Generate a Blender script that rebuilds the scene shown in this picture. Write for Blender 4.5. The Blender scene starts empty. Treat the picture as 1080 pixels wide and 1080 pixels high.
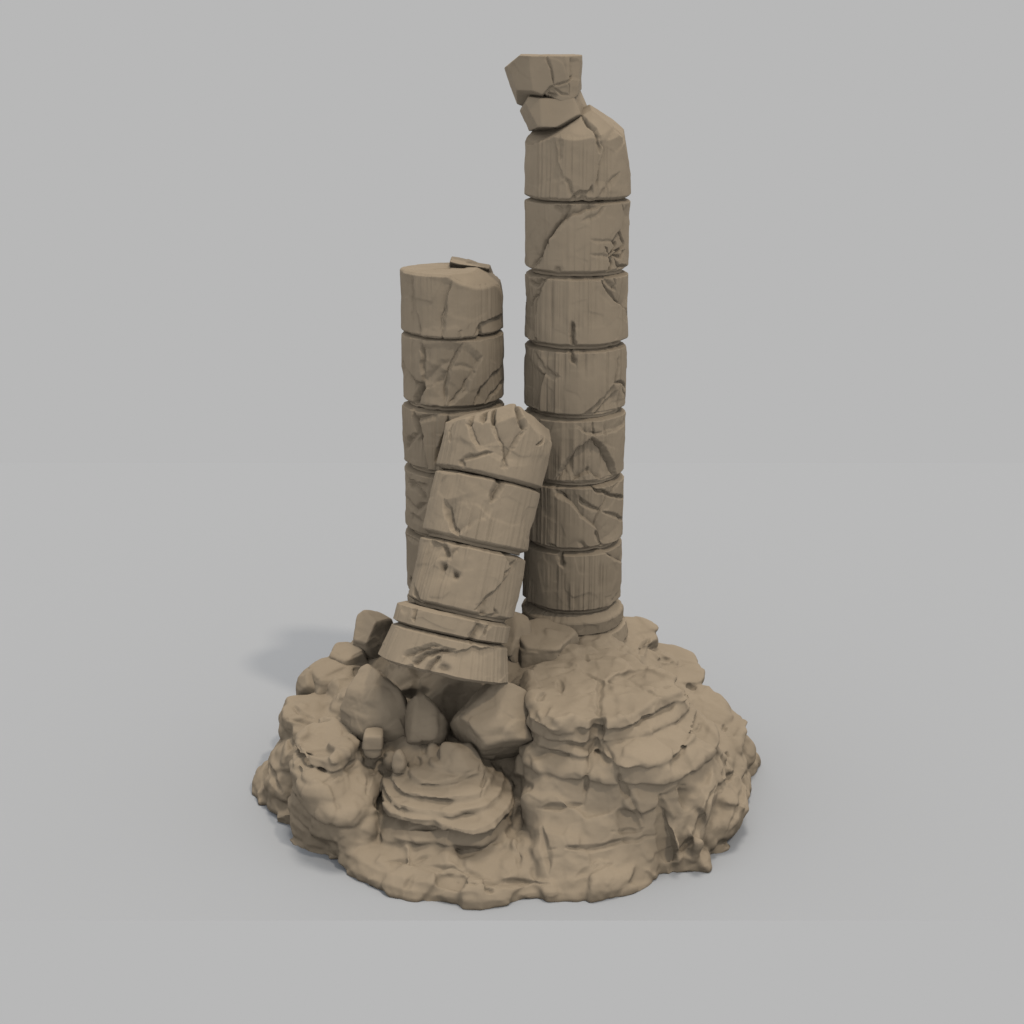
import bpy, math
import numpy as np

# ------------------------------------------------------------------ scene, camera, light
S = bpy.context.scene
COL = S.collection
S.view_settings.view_transform = 'Standard'
S.view_settings.look = 'None'
S.view_settings.exposure = 0.0
S.view_settings.gamma = 1.0
S.view_settings.use_curve_mapping = False
S.cycles.max_bounces = 6
S.cycles.diffuse_bounces = 0

world = bpy.data.worlds.new('World')
S.world = world
world.use_nodes = True
GREY = 0.479
bg = world.node_tree.nodes['Background']
bg.inputs['Color'].default_value = (GREY, GREY, GREY, 1)
bg.inputs['Strength'].default_value = 1.0

cam_data = bpy.data.cameras.new('camera')
cam = bpy.data.objects.new('camera', cam_data)
COL.objects.link(cam)
cam.location = (0, -20, 10)
cam.rotation_euler = (math.radians(90 - 17.5), 0, 0)
cam_data.lens = 50
cam_data.sensor_width = 36
cam_data.clip_end = 1000
S.camera = cam

# light each lamp gives the level floor, next to GREY from the surroundings
KEY = np.array((0.170, 0.152, 0.128))
TOP = np.array((0.270, 0.248, 0.218))
FLOOR_ALBEDO = 1.018 * GREY / (GREY + KEY + TOP)      # a mid grey floor: under all lights it reads like the backdrop
DIST = 2000.0
from mathutils import Vector
def add_lamp(name, direction, light, angle):
    d = np.array(direction, float); d /= np.linalg.norm(d)
    l = bpy.data.lights.new(name, 'AREA')
    l.shape = 'DISK'
    l.size = 2 * DIST * math.tan(math.radians(angle / 2))
    l.color = tuple(light / light.max())
    l.energy = math.pi * light.max() / d[2] * math.pi * DIST ** 2 / math.cos(math.radians(angle / 2)) ** 2
    o = bpy.data.objects.new(name, l)
    COL.objects.link(o)
    o.location = tuple(d * DIST)
    o.rotation_euler = Vector(tuple(d)).to_track_quat('Z', 'Y').to_euler()
add_lamp('key_lamp', (0.42, -0.40, 1.0), KEY, 3.0)
add_lamp('top_lamp', (0.05, 0.16, 1.0), TOP, 14)

# ------------------------------------------------------------------ materials
def material(name, col, rough, var=0.0, bump=0.0):
    m = bpy.data.materials.new(name)
    m.use_nodes = True
    nt = m.node_tree
    b = nt.nodes['Principled BSDF']
    b.inputs['Roughness'].default_value = rough
    b.inputs['Specular IOR Level'].default_value = 0.12 if var else 0.0
    b.inputs['Base Color'].default_value = (*col, 1)
    if var:
        tc = nt.nodes.new('ShaderNodeTexCoord')
        n = nt.nodes.new('ShaderNodeTexNoise')
        n.inputs['Scale'].default_value = 1.7
        n.inputs['Detail'].default_value = 6
        r = nt.nodes.new('ShaderNodeValToRGB')
        r.color_ramp.elements[0].position = 0.3
        r.color_ramp.elements[1].position = 0.7
        r.color_ramp.elements[0].color = (*[c * (1 - var) for c in col], 1)
        r.color_ramp.elements[1].color = (*[c * (1 + var) for c in col], 1)
        nt.links.new(tc.outputs['Object'], n.inputs['Vector'])
        nt.links.new(n.outputs['Fac'], r.inputs['Fac'])
        nt.links.new(r.outputs['Color'], b.inputs['Base Color'])
    if bump:
        n2 = nt.nodes.new('ShaderNodeTexNoise')
        n2.inputs['Scale'].default_value = 9
        n2.inputs['Detail'].default_value = 5
        bp = nt.nodes.new('ShaderNodeBump')
        bp.inputs['Strength'].default_value = bump
        bp.inputs['Distance'].default_value = 0.05
        nt.links.new(tc.outputs['Object'], n2.inputs['Vector'])
        nt.links.new(n2.outputs['Fac'], bp.inputs['Height'])
        nt.links.new(bp.outputs['Normal'], b.inputs['Normal'])
    return m

STONE = material('tan_stone', (0.425, 0.347, 0.256), 0.9, 0.05, 0.12)
FLOOR = bpy.data.materials.new('grey_floor')
FLOOR.use_nodes = True
_nt = FLOOR.node_tree
_nt.nodes.remove(_nt.nodes['Principled BSDF'])
_d = _nt.nodes.new('ShaderNodeBsdfDiffuse')
_d.inputs['Color'].default_value = (*FLOOR_ALBEDO, 1)
_nt.links.new(_d.outputs['BSDF'], _nt.nodes['Material Output'].inputs['Surface'])

# ------------------------------------------------------------------ noise
_rng = np.random.RandomState(7)
LAT = _rng.rand(64, 64, 64).astype(np.float32) * 2 - 1
VEC = _rng.rand(4096, 4).astype(np.float32) * 2 - 1

def vnoise(P):
    f = np.floor(P)
    t = (P - f).astype(np.float32)
    t = t * t * t * (t * (t * 6 - 15) + 10)
    i = f.astype(np.int64) & 63
    j = (i + 1) & 63
    x0, y0, z0 = i[:, 0], i[:, 1], i[:, 2]
    x1, y1, z1 = j[:, 0], j[:, 1], j[:, 2]
    a, b, c = t[:, 0], t[:, 1], t[:, 2]
    def l(u, v, w): return u + (v - u) * w
    return l(l(l(LAT[x0, y0, z0], LAT[x1, y0, z0], a), l(LAT[x0, y1, z0], LAT[x1, y1, z0], a), b),
             l(l(LAT[x0, y0, z1], LAT[x1, y0, z1], a), l(LAT[x0, y1, z1], LAT[x1, y1, z1], a), b), c)

def fbm(P, octaves=4, gain=0.5):
    s = 0.0; a = 1.0; q = np.asarray(P, float)
    for _ in range(octaves):
        s = s + a * vnoise(q)
        q = q * 2.03 + 17.3
        a *= gain
    return s

def facets(P, scale, sharp=14.0):
    """Rough-hewn look: blocks, each with a plane tilt of its own."""
    Q = P * scale
    base = np.floor(Q).astype(np.int64)
    num = np.zeros(len(P)); den = np.zeros(len(P)) + 1e-9
    for dx in (-1, 0, 1):
        for dy in (-1, 0, 1):
            for dz in (-1, 0, 1):
                c = base + (dx, dy, dz)
                h = (c[:, 0] * 73856093 ^ c[:, 1] * 19349663 ^ c[:, 2] * 83492791) & 4095
                v = VEC[h]
                d = Q - (c + 0.5 + 0.42 * v[:, :3])
                w = np.exp(-sharp * ((d * d).sum(1)))
                v2 = VEC[(h * 7 + 13) & 4095]
                num += w * ((d * v2[:, :3]).sum(1) + 0.5 * v2[:, 3])
                den += w
    return num / den

# ------------------------------------------------------------------ meshes
def empty(name, loc, label, cat, group=None):
    o = bpy.data.objects.new(name, None)
    COL.objects.link(o)
    o.location = loc
    o['label'] = label; o['category'] = cat; o['kind'] = 'thing'
    if group: o['group'] = group
    return o

def mesh_object(name, V, F4, F3, mat, parent=None, origin=(0, 0, 0)):
    V = np.asarray(V, np.float32) - np.asarray(origin, np.float32)
    me = bpy.data.meshes.new(name)
    n4, n3 = len(F4), len(F3)
    loops = np.concatenate([np.asarray(F4, np.int32).ravel(), np.asarray(F3, np.int32).ravel()])
    me.vertices.add(len(V)); me.vertices.foreach_set('co', V.ravel())
    me.loops.add(len(loops)); me.loops.foreach_set('vertex_index', loops)
    me.polygons.add(n4 + n3)
    start = np.concatenate([np.arange(n4) * 4, n4 * 4 + np.arange(n3) * 3]).astype(np.int32)
    me.polygons.foreach_set('loop_start', start)
    me.polygons.foreach_set('use_smooth', np.ones(n4 + n3, bool))
    me.update(calc_edges=True)
    me.materials.append(mat)
    o = bpy.data.objects.new(name, me)
    COL.objects.link(o)
    if parent is not None:
        o.parent = parent
    else:
        o.location = origin
    return o

def grid_faces(rows, n):
    """rows rings of n points, wrapped; ring 0 is nearest the top pole (normals outward)."""
    i = np.arange(rows - 1)[:, None] * n
    j = np.arange(n)[None, :]
    k = (j + 1) % n
    return np.stack([i + j, i + n + j, i + n + k, i + k], -1).reshape(-1, 4)

SHELLS = None                                   # while a list, ring_mesh collects shells here in place of linking objects

def ring_mesh(name, G, mat, parent=None, origin=(0, 0, 0), top=True, bottom=True):
    """G: (rows, n, 3) rings from the top down, poles closed with a point."""
    rows, n, _ = G.shape
    V = G.reshape(-1, 3)
    F4 = grid_faces(rows, n)
    F3 = []
    ex = []
    j = np.arange(n); k = (j + 1) % n
    if top:
        c = len(V) + len(ex); ex.append(G[0].mean(0))
        F3.append(np.stack([np.full(n, c), j, k], -1))
    if bottom:
        c = len(V) + len(ex); ex.append(G[-1].mean(0))
        b = (rows - 1) * n
        F3.append(np.stack([np.full(n, c), b + k, b + j], -1))
    if ex: V = np.concatenate([V, np.array(ex)])
    F3 = np.concatenate(F3) if F3 else np.zeros((0, 3), np.int32)
    if SHELLS is not None:
        SHELLS.append((name, V, F4, F3))
        return None
    return mesh_object(name, V, F4, F3, mat, parent, origin)

def grid_normals(G):
    du = np.roll(G, -1, 1) - np.roll(G, 1, 1)
    dv = np.empty_like(G)
    dv[1:-1] = G[2:] - G[:-2]; dv[0] = G[1] - G[0]; dv[-1] = G[-1] - G[-2]
    N = np.cross(dv, du)
    return N / (np.linalg.norm(N, axis=-1, keepdims=True) + 1e-9)

# ------------------------------------------------------------------ cracks, ledges and pits on a surface
def nearest(U, pts):
    """distance, along-parameter 0..1 and side of the nearest point of a polyline (2D or 3D)."""
    pts = np.asarray(pts, float)
    L = np.linalg.norm(np.diff(pts, axis=0), axis=1)
    tot = L.sum() + 1e-9
    best = np.full(len(U), 1e9); tt = np.zeros(len(U)); sd = np.zeros(len(U))
    acc = 0.0
    for a, b, l in zip(pts[:-1], pts[1:], L):
        e = b - a
        t = np.clip(((U - a) @ e) / (l * l + 1e-12), 0, 1)
        q = U - (a + t[:, None] * e)
        d = np.sqrt((q * q).sum(1))
        m = d < best
        best[m] = d[m]; tt[m] = ((acc + t * l) / tot)[m]
        if pts.shape[1] == 2:
            sd[m] = (e[0] * q[:, 1] - e[1] * q[:, 0])[m]
        acc += l
    return best, tt, np.sign(sd)

def taper(t, e=0.16):
    return np.clip(np.minimum(t, 1 - t) / e, 0.0, 1.0)

def features(U, feats, R, dscale=1.0, wscale=1.0):
    """U: (n,2) = (arc length, height). Returns how far the surface sinks."""
    out = np.zeros(len(U))
    if not feats: return out
    P3 = np.column_stack([U, np.zeros(len(U))])
    W = U + 0.016 * np.column_stack([vnoise(P3 * 9), vnoise(P3 * 9 + 31)]) + 0.006 * np.column_stack([vnoise(P3 * 28), vnoise(P3 * 28 + 31)])
    for f in feats:
        pts = np.array([(a * R, h) for a, h in f[1]])
        if f[0] == 'p':
            d2 = ((W - pts[0]) ** 2).sum(1)
            out += f[3] * np.exp(-d2 / (0.45 * f[2]) ** 2) * dscale
            continue
        lo_, hi_ = pts.min(0) - 0.5, pts.max(0) + 0.5
        m = ((W > lo_) & (W < hi_)).all(1)
        if not m.any(): continue
        d, t, s = nearest(W[m], pts)
        if f[0] == 'c':
            w = f[2] * wscale * (0.5 + 0.5 * taper(t, 0.18))
            x = np.clip(1 - d / w, 0, 1)
            out[m] += 0.90 * dscale * f[3] * (0.3 + 0.7 * taper(t, 0.15)) * x ** 1.25
        else:
            x = np.clip(s * f[4] * d / 0.022, 0, 1)
            x = x * x * (3 - 2 * x)
            out[m] += 1.5 * dscale * f[2] * taper(t, 0.12) * x * np.exp(-d / f[3])
    return out

def cracks3(P, Q, feats3):
    out = np.zeros(len(P))
    for f in feats3:
        pts = np.array(f[0])
        lo_, hi_ = pts.min(0) - 0.3, pts.max(0) + 0.3
        m = ((P > lo_) & (P < hi_)).all(1)
        if not m.any(): continue
        W = P[m] + 0.02 * np.column_stack([vnoise(Q[m] * 8), vnoise(Q[m] * 8 + 20), vnoise(Q[m] * 8 + 40)])
        dd, t, s = nearest(W, pts)
        w = f[1] * (0.35 + 0.65 * taper(t, 0.35))
        out[m] += f[2] * (0.3 + 0.7 * taper(t, 0.25)) * np.clip(1 - dd / w, 0, 1)
    return out

# ------------------------------------------------------------------ columns
R0 = 0.728

class Frame:
    def __init__(s, o, top):
        s.o = np.array(o, float)
        w = np.array(top, float) - s.o; s.L = np.linalg.norm(w); s.w = w / s.L
        x = np.array((1.0, 0, 0)); x = x - s.w * (x @ s.w); s.x = x / np.linalg.norm(x)
        s.y = np.cross(s.w, s.x)
    def world(s, th, r, h):
        return s.o + (r * np.sin(th))[..., None] * s.x - (r * np.cos(th))[..., None] * s.y + h[..., None] * s.w

def striations(th, h, seed, amp):
    z = np.zeros_like(th)
    ph = np.column_stack([np.cos(th) * 7.0, np.sin(th) * 7.0, z + seed * 3.7])
    s = vnoise(ph) * 0.5 + vnoise(ph * 2.3 + 5) * 0.9 + vnoise(ph * 5.1 + 9) * 0.42
    s = s - 0.6 * np.clip(0.35 - np.abs(vnoise(ph * 2.1 + 50)), 0, 1) / 0.35 * np.clip(vnoise(ph * 0.6 + 70) + 0.3, 0, 1)
    mask = np.clip(0.5 + 0.9 * fbm(np.column_stack([np.cos(th) * 1.7, np.sin(th) * 1.7, h * 1.6 + seed]), 2), 0.08, 1)
    return amp * s * mask

def side_random(seed):
    """cracks and ledges on the side of a drum the photograph does not show"""
    r = np.random.RandomState(seed)
    fs = []
    for _ in range(5):
        a = r.uniform(1.9, 4.4); h = r.uniform(0.1, 0.9)
        pts = [(a, h)]
        da, dh = r.uniform(-0.25, 0.25), r.uniform(-0.25, 0.25)
        for _ in range(3):
            a += da + r.uniform(-0.08, 0.08); h += dh * 0.8 + r.uniform(-0.06, 0.06); pts.append((a, h))
        fs.append(('c', pts, r.uniform(0.03, 0.05), r.uniform(0.03, 0.07)) if r.rand() < 0.5 else
                  ('l', pts, r.uniform(0.03, 0.05), 0.25, 1 if r.rand() < 0.5 else -1))
    return fs

def drum(name, fr, h0, h1, parent, origin, feats, seed, stri=0.010, prof=None, n=600, groove=0.10, wave=0.010, chip=0.022, shift=0.0):
    """One drum between two joints. prof: optional [(fraction, radius)] in place of a straight side."""
    th = np.linspace(-math.pi, math.pi, n, endpoint=False)
    H = h1 - h0
    prof_default = prof is None
    if prof is None:
        prof = [(0, R0 - groove), (0.034 / H, R0 - groove), (0.076 / H, R0 - 0.012), (0.090 / H, R0), (1 - 0.045 / H, R0), (1 - 0.034 / H, R0 - 0.012), (1, R0 - groove)]
    fracs = np.unique(np.concatenate([np.linspace(0, 1, 84), np.linspace(0, 0.15, 26), np.linspace(0.95, 1, 12)]))[::-1]
    rad = np.interp(fracs, [p[0] for p in prof], [p[1] for p in prof])
    T, Fr = np.meshgrid(th, fracs)
    rr = np.repeat(rad[:, None], n, 1)
    # worn, slightly wavy joints
    z0 = np.zeros(n)
    c3 = np.column_stack([np.cos(th) * 2.2, np.sin(th) * 2.2, z0 + seed])
    wt = wave * fbm(c3 * 1.3, 3); wb = wave * fbm(c3 * 1.3 + 40, 3)
    chip_t = chip * np.clip(fbm(c3 * 1.3 + 80, 3) - 0.40, 0, 1)
    chip_b = chip * np.clip(fbm(c3 * 1.3 + 120, 3) - 0.40, 0, 1)
    lo_h = h0 + 0.002 + wb * 0.6 + chip_b
    hi_h = h1 - 0.002 + wt * 0.6 - chip_t
    Hh = lo_h[None, :] + (hi_h - lo_h)[None, :] * Fr
    t1, h_1 = T.ravel(), Hh.ravel()
    U = np.column_stack([t1 * R0, h_1])
    U2 = np.column_stack([np.where(t1 < 0, t1 + 2 * math.pi, t1) * R0, h_1 - h0])
    sink = features(U, feats, R0, 1.1, 1.05) + features(U2, side_random(seed), R0)
    p3 = np.column_stack([np.sin(t1) * R0, np.cos(t1) * R0, h_1 + seed * 5])
    wear = 0.008 * fbm(p3 * 2.2, 3) + 0.014 * np.clip(facets(p3, 1.9, 30), -1, 0.05) + 0.008 * np.clip(facets(p3 + 9, 3.4, 30), -1, 0.1)
    st = striations(t1, h_1, seed, stri)
    solid = np.clip((Fr - 0.045 / H) / (0.03 / H), 0, 1) if prof_default else np.ones_like(Fr)
    rr = rr + (-sink + wear + st).reshape(rr.shape) * solid
    edge = np.clip(np.minimum(Fr, 1 - Fr) / 0.05, 0, 1)
    rr = np.maximum(rr, 0.45)
    sx = shift * fr.x
    G = fr.world(T, rr, Hh) + sx
    topc = fr.world(T[:1], rr[:1] * 0.5, Hh[:1] - 0.001) + sx
    botc = fr.world(T[-1:], rr[-1:] * 0.5, Hh[-1:] + 0.001) + sx
    return ring_mesh(name, np.concatenate([topc, G, botc]), STONE, parent, origin)

def soft_min(a, b, k):
    h = np.clip(0.5 + 0.5 * (b - a) / k, 0, 1)
    return b + (a - b) * h - k * h * (1 - h)

def star(name, centre, planes, radii=None, n=360, m=180, k=0.02, amp=0.02, fscale=2.2, famp=0.03, seed=0,
         parent=None, origin=None, cyl=None, feats=None, stri=0.0, frame=None, cuts=0, bil=0.0, strata=0.0, sharp=30, feats3=(), cutr=(0.70, 0.92)):
    """A rock: the region inside a set of planes (nx,ny,nz,d), an ellipsoid and/or a drum, seen from its centre.
    frame: the axes it is cut in (a column's, for broken drums)."""
    a = np.linspace(-math.pi, math.pi, n, endpoint=False)
    el = np.linspace(math.pi / 2, -math.pi / 2, m + 2)[1:-1]
    A, El = np.meshgrid(a, el)
    D = np.stack([np.sin(A) * np.cos(El), -np.cos(A) * np.cos(El), np.sin(El)], -1).reshape(-1, 3)
    r = np.full(len(D), 50.0)
    if radii is not None:
        r = 1 / np.sqrt(((D / np.array(radii)) ** 2).sum(1))
    if cyl is not None:
        R, hb, ht, ch = cyl                       # radius, bottom, top (about the centre), chamfer
        dxy = np.hypot(D[:, 0], D[:, 1]) + 1e-6; dz = D[:, 2]
        rc = R / dxy
        rc = np.minimum(rc, np.where(dz > 1e-6, ht / np.maximum(dz, 1e-6), 50))
        rc = np.minimum(rc, np.where(dz < -1e-6, hb / np.minimum(dz, -1e-6), 50))
        for s, lim in ((1, ht), (-1, -hb)):       # cones that chamfer both rims
            g = dxy * 0.55 + s * dz * 0.835
            rc = np.minimum(rc, np.where(g > 1e-6, (0.55 * R + 0.835 * (lim - ch)) / np.maximum(g, 1e-6), 50))
        r = np.minimum(r, rc)
    for p in planes:
        nv = np.array(p[:3], float); nv /= np.linalg.norm(nv)
        g = D @ nv
        q = np.where(g > 1e-3, p[3] / np.maximum(g, 1e-3), 50)
        r = soft_min(r, np.minimum(q, 50), k)
    rs = np.random.RandomState(seed + 100)
    for _ in range(cuts):
        nv = rs.normal(size=3); nv /= np.linalg.norm(nv)
        dd = np.linalg.norm(nv * np.array(radii)) * rs.uniform(*cutr)
        g = D @ nv
        r = soft_min(r, np.minimum(np.where(g > 1e-3, dd / np.maximum(g, 1e-3), 50), 50), k)
    r = np.maximum(r, 0.02)
    P = D * r[:, None]
    W = P + np.array(centre) + seed * 3.1
    disp = amp * (fbm(W * 2.0, 3) * 0.6 + fbm(W * 5.5 + 9, 3) * 0.3) + famp * facets(W, fscale, sharp)
    if bil: disp = disp + bil * (np.abs(vnoise(W * 1.9 + 5)) + 0.5 * np.abs(vnoise(W * 4.3 + 8)) - 0.35)
    if strata: disp = disp + strata * fbm(W * (0.8, 0.8, 6.0) + 11, 3)
    if feats or stri:
        th = np.arctan2(P[:, 0], -P[:, 1]); h = P[:, 2] + frame[1]
        side = np.clip((np.hypot(D[:, 0], D[:, 1]) - 0.15) / 0.2, 0, 1)
        disp = disp - features(np.column_stack([th * R0, h]), feats, R0, 1.0, 1.0)
        if stri: disp = disp + striations(th, h, seed, stri) * side * (np.hypot(P[:, 0], P[:, 1]) > R0 - 0.05)
    if feats3: disp = disp - cracks3(D * (r + disp)[:, None] + np.array(centre), W, feats3)
    P = D * np.maximum(r + disp, 0.015)[:, None]
    if frame is not None:
        fr = frame[0]
        P = P[:, :1] * fr.x + P[:, 1:2] * fr.y + P[:, 2:] * fr.w
    G = (P + np.array(centre)).reshape(m, n, 3)
    return ring_mesh(name, G, STONE, parent, centre if origin is None else origin)

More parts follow.
